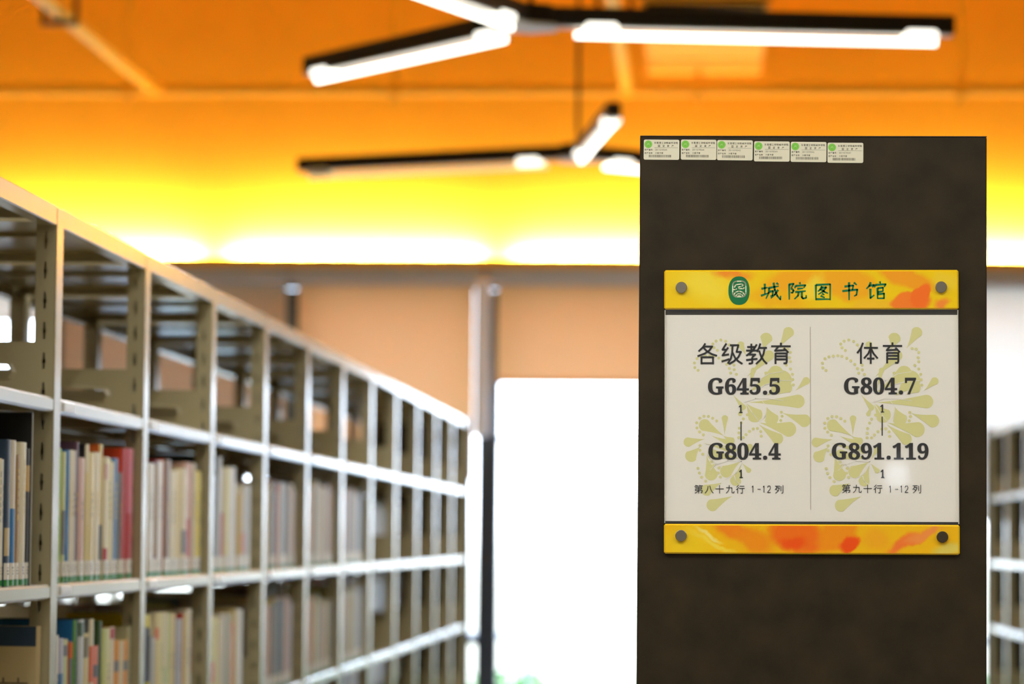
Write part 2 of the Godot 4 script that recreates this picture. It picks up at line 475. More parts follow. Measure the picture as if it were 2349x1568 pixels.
func build_glazing() -> void:
	# frame posts and rails of the glazed wall
	for i in POSTS.size():
		var x: float = POSTS[i]
		structure("trim_post", "dark metal post between two window bays", box(Vector3(0.11, 2.80, 0.10), 0.004), M.frame, Vector3(x, 1.40, -17.12))
	var transom := {3: 0.931, 4: 2.005, 5: 2.005, 6: 2.005}
	for i in POSTS.size() - 1:
		var x0: float = POSTS[i] + 0.056
		var x1: float = POSTS[i + 1] - 0.056
		var mid := (x0 + x1) * 0.5
		var ty: float = transom.get(i, 0.931)
		structure("trim_rail", "metal cross rail of a window bay", box(Vector3(x1 - x0, 0.042 if ty < 1.5 else 0.024, 0.08), 0.004), M.frame if ty < 1.5 else M.headbox, Vector3(mid, ty, -17.16))  # upper rails paler and thinner: window glare put into colour and shape
		var w := structure("window_%d" % (i + 1), "large bright window pane below a roller blind", box(Vector3(x1 - x0, 2.78, 0.008)), M.glass, Vector3(mid, 1.42, -17.19))
		w.name = "window_%d" % (i + 1)
	# roller blinds: [x0, x1, bottom, material, label]
	var blinds := [
		[-4.26, -3.52, 2.62, M.blind_pale, "pale roller blind pulled nearly all the way up"],
		[-3.42, -2.212, 1.90, M.blind_tan, "tan roller blind left of the dark window post"],
		[-2.150, -1.205, 1.796, M.blind, "orange-tan roller blind lowered behind the end of the book stack"],
		[-1.082, -0.10, 2.305, M.blind, "orange-tan roller blind half lowered above the bright window"],
		[-0.06, 0.95, 2.30, M.blind, "roller blind hidden behind the dark sign panel"],
		[1.0, 2.04, 1.60, M.blind_pale, "pale cream roller blind to the side of the dark sign panel"],
	]
	for b in blinds:
		var t := thing("roller_blind", b[4], "blind", Vector3((b[0] + b[1]) * 0.5, b[2], -17.0), "roller blinds along the glazed wall")
		var w: float = b[1] - b[0]
		var h: float = 2.823 - b[2]
		part(t, "fabric", box(Vector3(w, h, 0.0015)), b[3], Vector3(0, h * 0.5, 0))
		part(t, "bottom_bar", box(Vector3(w, 0.022, 0.014), 0.004), b[3], Vector3(0, 0.004, 0))
	# continuous head box of the blinds
	for s in [[-5.25, -2.2, "above the tan blind"], [-2.19, -1.15, "above the orange-tan blind behind the book stack"], [-1.14, 0.97, "above the half lowered orange-tan blind"], [0.98, 4.05, "above the pale cream blind"]]:
		var hb := part(self, numbered("blind_headbox"), box(Vector3(s[1] - s[0], 0.086, 0.07), 0.008), M.headbox, Vector3((s[0] + s[1]) * 0.5, 2.868, -16.97))
		tag(hb, "light grey head box under the orange ledge, %s" % s[2], "head box", "head boxes of the blinds")
	var p := part(self, "window_pole", box(Vector3(0.082, 0.84, 0.05), 0.012), M.white_post, Vector3(-1.154, 2.43, -16.90))
	tag(p, "white upright pole between two orange-tan blinds", "pole")
	structure("trim_2", "dark lintel over the window bays", box(Vector3(9.4, 0.1, 0.09)), M.frame, Vector3(-0.6, 2.858, -17.105))
	# terrace, railing and hedge outside
	structure("floor_terrace", "pale concrete terrace outside the windows", box(Vector3(40, 0.2, 14)), M.concrete, Vector3(0, -0.25, -24.6))
	var rail := thing("terrace_railing", "pale metal railing on the terrace outside the window", "railing", Vector3(0, -0.15, -20.0))
	part(rail, "handrail", tube(Vector3(-6, 1.02, 0), Vector3(5, 1.02, 0), 0.025), M.reflector)
	part(rail, "bottom_rail", tube(Vector3(-6, 0.12, 0), Vector3(5, 0.12, 0), 0.015), M.reflector)
	var bal := tube(Vector3.ZERO, Vector3(0, 0.9, 0), 0.010, 8)
	for i in 50:
		part(rail, "baluster", bal, M.reflector, Vector3(-5.9 + i * 0.22, 0.12, 0))
	var hedge := MultiMesh.new()
	hedge.transform_format = MultiMesh.TRANSFORM_3D
	var lst := begin()
	for f in [[-1.0, 0.35], [1.0, 0.35]]:
		tri_out(lst, Vector3(0, 0, 0), Vector3(f[0] * 0.03, 0.05, 0.01), Vector3(0, 0.11, 0), Vector3(0, 0.05, -1))
	hedge.mesh = finish(lst)
	hedge.instance_count = 5000
	rng.seed = 77
	for i in 5000:
		var u := rng.randf_range(-1, 1)
		var bush := rng.randi_range(0, 7)
		var r := rng.randf_range(0.6, 1.0)
		var th := rng.randf() * TAU
		var ph := acos(u)
		var c := Vector3(-4.4 + bush * 1.05 + 0.2 * sin(bush * 2.3), 0.27, -21.2)
		var pos := c + Vector3(sin(ph) * cos(th) * 0.5, cos(ph) * (0.40 + 0.07 * sin(bush * 1.7)), sin(ph) * sin(th) * 0.4) * r
		hedge.set_instance_transform(i, Transform3D(Basis.from_euler(Vector3(rng.randf() * TAU, rng.randf() * TAU, rng.randf() * TAU)), pos))
	var hm := MultiMeshInstance3D.new()
	hm.name = "hedge"
	hm.multimesh = hedge
	hm.material_override = M.leaf
	add_child(hm)
	hm.set_meta("kind", "stuff")
	tag(hm, "low green hedge beyond the terrace railing", "hedge")

func area_light(called: String, at: Vector3, size: Vector2, energy: float, color: Color, basis: Basis, parent: Node3D = self) -> void:
	var l := AreaLight3D.new()
	l.name = called
	l.area_size = size
	l.light_energy = energy
	l.light_color = color
	l.shadow_enabled = true
	l.area_range = 30.0
	parent.add_child(l, true)
	l.position = at
	l.basis = basis

func build_cove() -> void:
	# tubes in the trough behind the ledge; the gaps between them show as dips in the glow
	for i in 7:
		var x := -4.98 + i * 1.55
		var t := thing("cove_light_tube", "fluorescent tube hidden behind the orange ledge", "light tube", Vector3(x, 2.956, -17.215), "cove tubes behind the orange ledge")
		part(t, "tube", tube(Vector3(-0.70, 0, 0), Vector3(0.70, 0, 0), 0.013, 10), M.cove_tube)
		for s in [-1.0, 1.0]:
			part(t, "socket", box(Vector3(0.02, 0.036, 0.03), 0.003), M.holder, Vector3(s * 0.71, -0.012, 0))
		# lights the wall: faces it
		area_light("cove_light", Vector3(0, 0.009, -0.016), Vector2(1.36, 0.024), COVE_LIGHT, Color(1.0, 0.96, 0.84), Basis.from_euler(Vector3(deg_to_rad(3), 0, 0)), t)

func build_pipes() -> void:
	var y := 3.842
	var t := thing("ceiling_pipe", "long orange pipe running along the orange upper wall", "pipe", Vector3(0, y, -16.86))
	part(t, "pipe", tube(Vector3(-8, 0, 0), Vector3(8, 0.02, 0), 0.036, 20), M.pipe)
	for x in [-3.06, -1.63, -0.02, 1.36, 3.0]:
		var hg := part(t, "hanger_clamp", tube(Vector3(x - 0.018, 0, 0), Vector3(x + 0.018, 0, 0), 0.046, 18), M.pipe)
		part(hg, "hanger_rod", tube(Vector3(x, 0.03, 0), Vector3(x, CEILING_Y - y - 0.002, 0), 0.011, 8), M.pipe)
		part(hg, "bolt", box(Vector3(0.03, 0.05, 0.02), 0.004), M.pipe, Vector3(x, -0.055, 0))
	for d in [[-2.915, "orange branch pipe with a dark bracket, meeting the long wall pipe above the book stack"], [-0.397, "orange branch pipe meeting the long wall pipe beside the ceiling unit"]]:
		var b := thing("branch_pipe", d[1], "pipe", Vector3(d[0], y, -16.8))
		part(b, "pipe", tube(Vector3(0, 0, 0), Vector3(0, 0, 11.0), 0.034, 18), M.pipe)
		part(b, "tee_joint", tube(Vector3(0, 0, 0.02), Vector3(0, 0, 0.12), 0.046, 18), M.pipe)
		# dark trapeze bracket that carries the pipe
		var br := part(b, "trapeze_bracket", box(Vector3(0.17, 0.026, 0.03), 0.003), M.dark_bracket, Vector3(0.0, -0.05, 2.5))
		for s in [-1.0, 1.0]:
			part(br, "bracket_rod", box(Vector3(0.022, CEILING_Y - y, 0.022)), M.dark_bracket, Vector3(s * 0.074, (CEILING_Y - y) * 0.5, 0))
	var u := thing("ceiling_unit", "pale boxy air unit hanging under the ceiling near the orange wall", "air unit", Vector3(0.01, 3.962, -16.1))
	part(u, "casing", box(Vector3(0.61, CEILING_Y - 3.965, 2.1), 0.01), M.unit, Vector3(0, (CEILING_Y - 3.965) * 0.5, 0.05))
	part(u, "front_grille_frame", box(Vector3(0.56, 0.03, 0.02), 0.004), M.dark_bracket, Vector3(0, 0.02, 1.105))
	part(u, "seam_strip", box(Vector3(0.61, 0.012, 0.05), 0.003), M.unit, Vector3(0, -0.004, -0.45))

# ------------------------------------------------------------------ pendant lamps
func make_lamp(at: Vector3, first_deg: float, label: String, group: String, unlit := -1) -> void:
	var t := thing("pendant_lamp", label, "lamp", at, group)
	var hub := part(t, "hub", tube(Vector3(0, 0.028, 0), Vector3(0, 0.092, 0), 0.085, 6), M.black)
	part(hub, "hub_cover", tube(Vector3(0, 0.016, 0), Vector3(0, 0.028, 0), 0.10, 6), M.reflector)
	part(t, "suspension_rod", tube(Vector3(0, 0.09, 0), Vector3(0, CEILING_Y - at.y - 0.03, 0), 0.009, 8), M.black)
	part(t, "ceiling_cap", tube(Vector3(0, CEILING_Y - at.y - 0.05, 0), Vector3(0, CEILING_Y - at.y - 0.001, 0), 0.06, 16), M.black)
	for k in 3:
		var a := Node3D.new()
		a.name = "arm"
		t.add_child(a, true)
		a.rotation_degrees = Vector3(0, first_deg + 120.0 * k, 0)
		part(a, "housing", box(Vector3(1.37, 0.062, 0.062), 0.006), M.black, Vector3(0.745, 0.060, 0))
		part(a, "reflector_strip", box(Vector3(1.36, 0.006, 0.052), 0.002), M.reflector, Vector3(0.745, 0.0265, 0))
		part(a, "lamp_tube", tube(Vector3(0.15, 0, 0), Vector3(1.37, 0, 0), 0.0105, 10), M.tube_off if k == unlit else M.tube_on)
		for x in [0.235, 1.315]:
			part(a, "lamp_holder", box(Vector3(0.12, 0.044, 0.072), 0.014), M.holder if k == unlit and x > 1.0 else M.holder_added_glow, Vector3(x, 0.026, 0))
		if k != unlit:
			area_light("tube_light", Vector3(0.76, -0.0125, 0), Vector2(1.2, 0.02), LAMP_LIGHT, Color(0.97, 0.99, 1.0), Basis.from_euler(Vector3(deg_to_rad(-90), 0, 0)), a)

func build_lamps() -> void:
	make_lamp(Vector3(-0.572, 3.15, -10.58), 8.0, "black Y-shaped pendant lamp with all three tubes lit", "pendant lamps")
	make_lamp(Vector3(-0.556, 3.15, -14.30), 38.0, "black Y-shaped pendant lamp near the orange wall with one unlit tube", "pendant lamps", 1)
	for p in [[-0.575, -6.86, 38.0], [-0.575, -3.14, 8.0], [-0.575, 0.58, 38.0], [2.6, -3.14, 38.0], [-3.75, -3.14, 8.0]]:
		make_lamp(Vector3(p[0], 3.15, p[1]), p[2], "black Y-shaped pendant lamp high over the near end of the aisles", "pendant lamps over the near aisles")

# ------------------------------------------------------------------ steel stacks
func add_slotted(st: SurfaceTool, xc: float, xw: float, z: float, th: float) -> void:
	var pitch := 0.0527
	var slot := 0.029
	var n := 38
	var y := 0.02
	var hw := 0.0019
	var kw := 0.0034
	add_box(st, Vector3(xc, y * 0.5, z), Vector3(xw, y, th))
	for i in n:
		var rows := [[slot * 0.36, hw], [slot * 0.22, kw], [slot * 0.42, hw]]
		for r in rows:
			var side: float = xw * 0.5 - r[1]
			for s in [-1.0, 1.0]:
				add_box(st, Vector3(xc + s * (r[1] + side * 0.5), y + r[0] * 0.5, z), Vector3(side, r[0], th))
			y += r[0]
		var band := pitch - slot
		if i == n - 1:
			band = TOP_Y - 0.002 - y
		add_box(st, Vector3(xc, y + band * 0.5, z), Vector3(xw, band, th))
		y += band

# a plate with a long rounded hole
func add_holed(st: SurfaceTool, cx: float, cy: float, w: float, h: float, hx: float, hl: float, hr: float, hy: float, z: float, th: float) -> void:
	# the plate spans w by h about cx, cy; the hole has half length hl and radius hr about hx, hy
	var c := Vector2(hx, hy)
	var angles: Array[float] = []
	for i in 28:
		angles.append(TAU * i / 28.0)
	for q in [[1, 1], [-1, 1], [-1, -1], [1, -1]]:
		angles.append(fposmod((Vector2(cx + q[0] * w * 0.5, cy + q[1] * h * 0.5) - c).angle(), TAU))
	angles.sort()
	var inner: Array[Vector2] = []
	var outer: Array[Vector2] = []
	for a in angles:
		var d := Vector2(cos(a), sin(a))
		var tx := ((cx + signf(d.x) * w * 0.5) - c.x) / d.x if absf(d.x) > 1e-6 else 1e9
		var ty := ((cy + signf(d.y) * h * 0.5) - c.y) / d.y if absf(d.y) > 1e-6 else 1e9
		outer.append(c + d * minf(tx, ty))
		# stadium outline along the ray
		var t := hr / absf(d.y) if absf(d.y) > 1e-6 else 1e9
		if absf(d.x * t) > hl - hr:
			var e := (hl - hr)
			var bq := -absf(d.x) * e
			t = -bq + sqrt(maxf(bq * bq - (e * e - hr * hr), 0.0))
		inner.append(c + d * t)
	var n := angles.size()
	for i in n:
		var j := (i + 1) % n
		for s in [-1.0, 1.0]:
			var zz: float = z + s * th * 0.5
			var mid := Vector3(outer[i].x, outer[i].y, z - s)
			quad_out(st, Vector3(inner[i].x, inner[i].y, zz), Vector3(outer[i].x, outer[i].y, zz), Vector3(outer[j].x, outer[j].y, zz), Vector3(inner[j].x, inner[j].y, zz), Vector3(inner[i].x, inner[i].y, z - s))
		var m2 := (inner[i] - c) * 2.0 + c
		quad_out(st, Vector3(inner[i].x, inner[i].y, z - th * 0.5), Vector3(inner[j].x, inner[j].y, z - th * 0.5), Vector3(inner[j].x, inner[j].y, z + th * 0.5), Vector3(inner[i].x, inner[i].y, z + th * 0.5), Vector3(m2.x, m2.y, z))
		# raised rim round the hole
		var r0 := c + (inner[i] - c) + (inner[i] - c).normalized() * 0.008
		var r1 := c + (inner[j] - c) + (inner[j] - c).normalized() * 0.008
		quad_out(st, Vector3(inner[i].x, inner[i].y, z + th * 0.5 + 0.0025), Vector3(inner[j].x, inner[j].y, z + th * 0.5 + 0.0025), Vector3(r1.x, r1.y, z + th * 0.5), Vector3(r0.x, r0.y, z + th * 0.5), Vector3(r0.x, r0.y, z - 1.0))

var bay_meshes := {}

func bay_parts() -> void:
	var hd := STACK_DEPTH * 0.5
	var pd := 0.037
	var st := begin()      # upright: folded sheet with key-hole slots in both sides
	var ph := TOP_Y - 0.002
	add_box(st, Vector3(hd - 0.0015, ph * 0.5, -POST * 0.5), Vector3(0.003, ph, POST), 0.001)
	add_box(st, Vector3(hd - pd + 0.001, ph * 0.5, -POST * 0.5), Vector3(0.002, ph, POST - 0.006))
	add_slotted(st, hd - 0.003 - (pd - 0.003) * 0.5, pd - 0.003, -0.001, 0.002)
	add_slotted(st, hd - 0.003 - (pd - 0.003) * 0.5, pd - 0.003, -POST + 0.001, 0.002)
	bay_meshes.upright = finish(st)
	var inner := STACK_DEPTH - 2.0 * pd
	st = begin()
	add_holed(st, inner * 0.25, 0.048, inner * 0.5, 0.096, inner * 0.25, 0.062, 0.0135, 0.043, 0.0, 0.0025)
	add_holed(st, -inner * 0.25, 0.048, inner * 0.5, 0.096, -inner * 0.25, 0.062, 0.0135, 0.043, 0.0, 0.0025)
	bay_meshes.bracket = finish(st)
	var len := BAY - POST - 0.002
	st = begin()      # shelf: a tray turned down, with front and back lips
	add_box(st, Vector3(0, -0.002, 0), Vector3(STACK_DEPTH - 0.006, 0.004, len), 0.001)
	for s in [-1.0, 1.0]:
		add_box(st, Vector3(s * (hd - 0.008), -0.0135, 0), Vector3(0.015, 0.026, len), 0.004)
		add_box(st, Vector3(0, -0.012, s * (len * 0.5 - 0.002)), Vector3(STACK_DEPTH - 0.04, 0.02, 0.003))
	add_box(st, Vector3(0, -0.010, 0), Vector3(0.02, 0.014, len - 0.01))
	bay_meshes.shelf = finish(st)
	st = begin()      # top cover with a deeper fascia
	add_box(st, Vector3(0, -0.002, 0), Vector3(STACK_DEPTH - 0.006, 0.004, len), 0.001)
	for s in [-1.0, 1.0]:
		add_box(st, Vector3(s * (hd - 0.006), -0.0175, 0), Vector3(0.011, 0.035, len), 0.002)
		add_box(st, Vector3(s * (hd - 0.018), -0.033, 0), Vector3(0.024, 0.003, len), 0.001)
		add_box(st, Vector3(0, -0.012, s * (len * 0.5 - 0.002)), Vector3(STACK_DEPTH - 0.04, 0.02, 0.003))
	for k in [0.0]:
		add_box(st, Vector3(0, -0.008, k * len * 0.5), Vector3(STACK_DEPTH - 0.03, 0.008, 0.018), 0.003)
	bay_meshes.top = finish(st)
	bay_meshes.tag = box(Vector3(0.002, 0.017, 0.095), 0.0008)
	bay_meshes.tag_print = box(Vector3(0.001, 0.009, 0.02), 0.0003)

func add_divider(t: Node3D, z: float) -> void:
	part(t, "upright", bay_meshes.upright, M.steel, Vector3(0, 0, z))
	part(t, "upright", bay_meshes.upright, M.steel, Vector3(0, 0, z - POST), Vector3.ONE, Vector3(0, 180, 0))
	for y: float in SHELF_Y:
		part(t, "end_bracket", bay_meshes.bracket, M.steel, Vector3(0, y + 0.001, z - 0.0015))

func make_bay(label: String) -> Node3D:
	var t := thing("shelving_bay", label, "shelving", Vector3.ZERO, "steel shelving bays")
	var mid := -(BAY - POST) * 0.5
	part(t, "top_cover", bay_meshes.top, M.lip, Vector3(0, TOP_Y, mid))
	for i in SHELF_Y.size():
		var sh := part(t, "shelf", bay_meshes.shelf, M.lip, Vector3(0, SHELF_Y[i], mid))
		if i < 3:
			for s in [-1.0, 1.0]:
				part(sh, "label_holder", bay_meshes.tag, M.tag, Vector3(s * (STACK_DEPTH * 0.5 + 0.0005), -0.013, (BAY - POST) * 0.5 - 0.075))
				for k in 3:
					part(sh, "label_print", bay_meshes.tag_print, M.tag_print, Vector3(s * (STACK_DEPTH * 0.5 + 0.0017), -0.013, (BAY - POST) * 0.5 - 0.053 - k * 0.026))
	add_divider(t, -(BAY - POST) - 0.001)
	return t

func build_row(x_mid: float, count: int, phrase: String, proto: Node3D) -> void:
	for i in count:
		var label := "grey steel shelving bay, %s from the entrance end %s" % [ORD[i + 1], phrase]
		var b: Node3D = proto
		if proto.get_meta("placed", false):
			b = proto.duplicate()
			b.name = numbered("shelving_bay")
			add_child(b)
		proto.set_meta("placed", true)
		b.set_meta("label", label)
		b.position = Vector3(x_mid, 0, ROW_START - 0.001 - i * BAY)

func build_stacks() -> void:
	bay_parts()
	var proto := make_bay("x")
	build_row(STACK_FRONT - STACK_DEPTH * 0.5, 12, "in the book-filled row", proto)
	build_row(0.161, 12, "behind the dark sign panel", proto)
	build_row(1.46 + STACK_DEPTH * 0.5, 13, "in the row past the sign panel", proto)
	build_row(STACK_FRONT - STACK_DEPTH * 1.5 - 1.05, 12, "in the row behind the books", proto)

# ------------------------------------------------------------------ books
const SPINE_X := -1.136
var unit := {}

func book_meshes() -> void:
	unit.board = box(Vector3(1, 1, 1), 0.0)
	var st := begin()       # rounded spine, 1 by 1, bulging 0.2 towards +x, extruded along y
	var prev := Vector2.ZERO
	for i in 7:
		var a := PI * (float(i) / 6.0)
		var p := Vector2(0.2 * sin(a), -0.5 * cos(a))
		if i > 0:
			quad_out(st, Vector3(prev.x, 0, prev.y), Vector3(p.x, 0, p.y), Vector3(p.x, 1, p.y), Vector3(prev.x, 1, prev.y), Vector3(-1, 0.5, 0))
			for y in [0.0, 1.0]:
				tri_out(st, Vector3(0, y, 0), Vector3(prev.x, y, prev.y), Vector3(p.x, y, p.y), Vector3(-0.01, 0.5, 0))
		prev = p
	unit.spine = finish(st)
	st = begin()
	prev = Vector2.ZERO
	for i in 7:             # a strip pasted round the spine
		var a := PI * (0.06 + 0.88 * float(i) / 6.0)
		var p := Vector2(0.2 * sin(a) + 0.012, -0.5 * cos(a))
		if i > 0:
			quad_out(st, Vector3(prev.x, 0, prev.y), Vector3(p.x, 0, p.y), Vector3(p.x, 1, p.y), Vector3(prev.x, 1, prev.y), Vector3(-1, 0.5, 0))
		prev = p
	unit.strip = finish(st)

# t thickness, h height, d depth in metres; the spine looks along +x, the book stands on its origin
func make_book(label: String, t: float, h: float, d: float, spine: String, face: String, accents: Array, at: Vector3, group: String, detail: bool, turn := 0.0) -> Node3D:
	var b := thing("book", label, "book", at, group)
	b.rotation_degrees.y = turn
	var bulge := 0.018      # the unit spine bulges 0.2 of this
	var bt := 0.0022
	part(b, "front_cover", unit.board, M["book_" + face], Vector3(-d * 0.5, h * 0.5, t * 0.5 - bt * 0.5), Vector3(d, h, bt))
	part(b, "back_cover", unit.board, M["book_" + face], Vector3(-d * 0.5, h * 0.5, -t * 0.5 + bt * 0.5), Vector3(d, h, bt))
	part(b, "pages", unit.board, M.pages, Vector3(-d * 0.5 - 0.001, h * 0.5, 0), Vector3(d - 0.008, h - 0.007, t - 2.0 * bt - 0.0006))
	var s := part(b, "spine", unit.spine, M["book_" + spine], Vector3(0, 0, 0), Vector3(bulge, h, t))
	for a in accents:
		var y0: float = clampf(a[0] * 0.001, 0.0, h)
		var y1: float = clampf(a[1] * 0.001, 0.0, h)
		if y1 - y0 > 0.004:
			part(b, "spine_print", unit.strip, M["book_" + a[2]], Vector3(0, y0, 0), Vector3(bulge, y1 - y0, t))
	var strip := Vector3(bulge * 1.06, 0.027, t)
	part(b, "call_label", unit.strip, M.call_label, Vector3(0, 0.0115, 0), strip)
	part(b, "green_band", unit.strip, M.call_green, Vector3(0, 0.001, 0), Vector3(bulge * 1.06, 0.0098, t))
	if detail:
		for k in 3:
			part(b, "call_number", unit.strip, M.ink, Vector3(0.0004, 0.0195 + k * 0.005, (rng.randf() - 0.5) * t * 0.1), Vector3(bulge * 1.1, 0.0022, t * rng.randf_range(0.2, 0.42)))
		# a few printed lines of a title
		var y := h * 0.5
		var dark := rng.randf() < 0.7
		for k in rng.randi_range(3, 7):
			var hh := rng.randf_range(0.006, 0.011)
			if accents.is_empty():
				part(b, "title_print", unit.strip, M["book_grey"] if dark else M["book_straw"], Vector3(0.0002, y, 0), Vector3(bulge * 1.03, hh, t * rng.randf_range(0.16, 0.3)))
			y += hh + 0.004
	return b

func size_words(t: float, h: float) -> String:
	var w := "slim" if t < 0.033 else ("thick" if t > 0.058 else "")
	var tall := "tall" if h > 0.242 else ("short" if h < 0.212 else "")
	return (w + " " + tall).strip_edges()

const COLOR_WORDS := {"palegreen": "pale green", "paleyellow": "pale yellow", "steelblue": "steel blue", "skyblue": "sky blue", "lightgrey": "light grey", "darkgreen": "dark green", "darkbrown": "dark brown", "yellowgreen": "yellow-green", "olivecream": "olive-cream"}

func book_label(spec_t: float, spec_h: float, color: String, n: int, shelf: int, bay: int) -> String:
	var words := (size_words(spec_t, spec_h) + " " + String(COLOR_WORDS.get(color, color))).strip_edges()
	return "%s book, %s on the %s book shelf of the %s bay" % [words, ORD[n], ["upper", "lower"][shelf], ORD[bay]]

# bay number, shelf (0 upper, 1 lower), start from the upright in mm, then books: thickness, height (mm), spine, cover, spine prints
const BOOKS := [
	[1, 0, 483, [[22, 209, "cream", "cream", []], [13, 208, "white", "cream", []], [38, 241, "navy", "navy", [[50, 96, "tan"]]], [37, 241, "beige", "white", [[33, 128, "blue"]]], [36, 218, "ochre", "brown", []], [45, 240, "cream", "cream", []], [32, 231, "black", "black", [[158, 202, "gold"]]]]],
	[2, 0, 58, [[34, 239, "lime", "lime", []], [28, 234, "palegreen", "cream", [[50, 129, "grey"]]], [35, 238, "blue", "blue", []], [31, 239, "cream", "teal", []], [36, 239, "beige", "blue", []], [29, 256, "plum", "plum", []], [57, 228, "pink", "pink", []], [30, 254, "cream", "black", [[38, 202, "straw"]]], [59, 239, "straw", "cream", []], [55, 242, "cream", "straw", []], [32, 258, "straw", "orange", [[28, 105, "navy"]]], [47, 235, "cream", "cream", [[192, 222, "pink"], [26, 61, "red"]]], [38, 234, "paleyellow", "straw", []], [36, 228, "cream", "cream", []], [57, 236, "steelblue", "steelblue", []], [29, 209, "grey", "beige", []], [50, 258, "red", "vermilion", []], [67, 259, "rose", "vermilion", [[25, 130, "red"]]]]],
	[2, 1, 61, [[26, 230, "white", "cream", []], [45, 223, "lavender", "white", [[137, 161, "steelblue"]]], [49, 220, "palegreen", "cream", [[190, 210, "grey"]]], [27, 215, "grey", "orange", [[185, 213, "orange"]]], [22, 253, "green", "skyblue", []], [26, 252, "white", "white", []], [57, 252, "lightgrey", "teal", [[222, 248, "darkgreen"]]], [53, 225, "straw", "beige", [[181, 219, "olive"]]], [40, 251, "cream", "grey", [[133, 201, "orange"]]], [60, 199, "orange", "orange", [[141, 164, "darkbrown"]]], [34, 245, "darkgreen", "darkgreen", []], [51, 230, "yellowgreen", "yellowgreen", []], [46, 229, "paleyellow", "yellowgreen", []], [49, 230, "cream", "red", [[207, 228, "red"]]], [48, 202, "amber", "amber", [[142, 163, "grey"]]], [37, 200, "cream", "cream", []], [63, 200, "amber", "straw", [[141, 160, "grey"]]], [36, 225, "olivecream", "olivecream", []]]],
	[3, 0, 49, [[34, 257, "salmon", "pink", [[25, 75, "vermilion"]]], [74, 236, "white", "cream", []], [52, 243, "maroon", "maroon", [[44, 234, "ochre"]]], [74, 244, "white", "beige", []], [84, 248, "brown", "vermilion", []], [74, 226, "cream", "cream", []], [71, 232, "straw", "cream", []], [66, 235, "cream", "cream", [[47, 99, "grey"]]], [75, 249, "pink", "pink", [[18, 125, "red"]]], [50, 249, "beige", "salmon", []], [85, 233, "yellow", "yellow", []]]],
	[4, 0, 106, [[48, 229, "slate", "slate", []], [61, 274, "lightgrey", "navy", []], [51, 248, "beige", "cream", [[25, 142, "red"]]], [77, 252, "paleyellow", "cream", []], [78, 254, "white", "white", []], [56, 207, "olivecream", "beige", []], [65, 191, "mustard", "mustard", []], [68, 212, "beige", "cream", [[44, 96, "salmon"]]], [84, 216, "lightgrey", "white", []]]],
	[3, 1, 53, [[48, 247, "black", "yellow", [[221, 247, "yellow"]]], [49, 245, "black", "black", [[218, 245, "yellow"], [97, 106, "yellow"]]], [49, 198, "lightgrey", "grey", []], [50, 245, "straw", "cream", [[191, 215, "orange"]]], [53, 246, "paleyellow", "white", []], [50, 245, "cream", "cream", [[94, 130, "palegreen"]]], [58, 242, "yellowgreen", "green", []], [69, 240, "straw", "straw", []], [43, 227, "lavender", "grey", []], [44, 226, "lightgrey", "vermilion", []], [44, 235, "straw", "red", []], [68, 245, "cream", "beige", []]]],
	[4, 1, 55, [[62, 220, "yellow", "orange", [[65, 116, "vermilion"]]], [57, 218, "paleyellow", "cream", []], [51, 215, "straw", "cream", []], [78, 224, "beige", "beige", []], [93, 222, "olivecream", "brown", []], [54, 199, "orange", "vermilion", []], [69, 229, "cream", "straw", []], [77, 227, "white", "white", []]]],
]

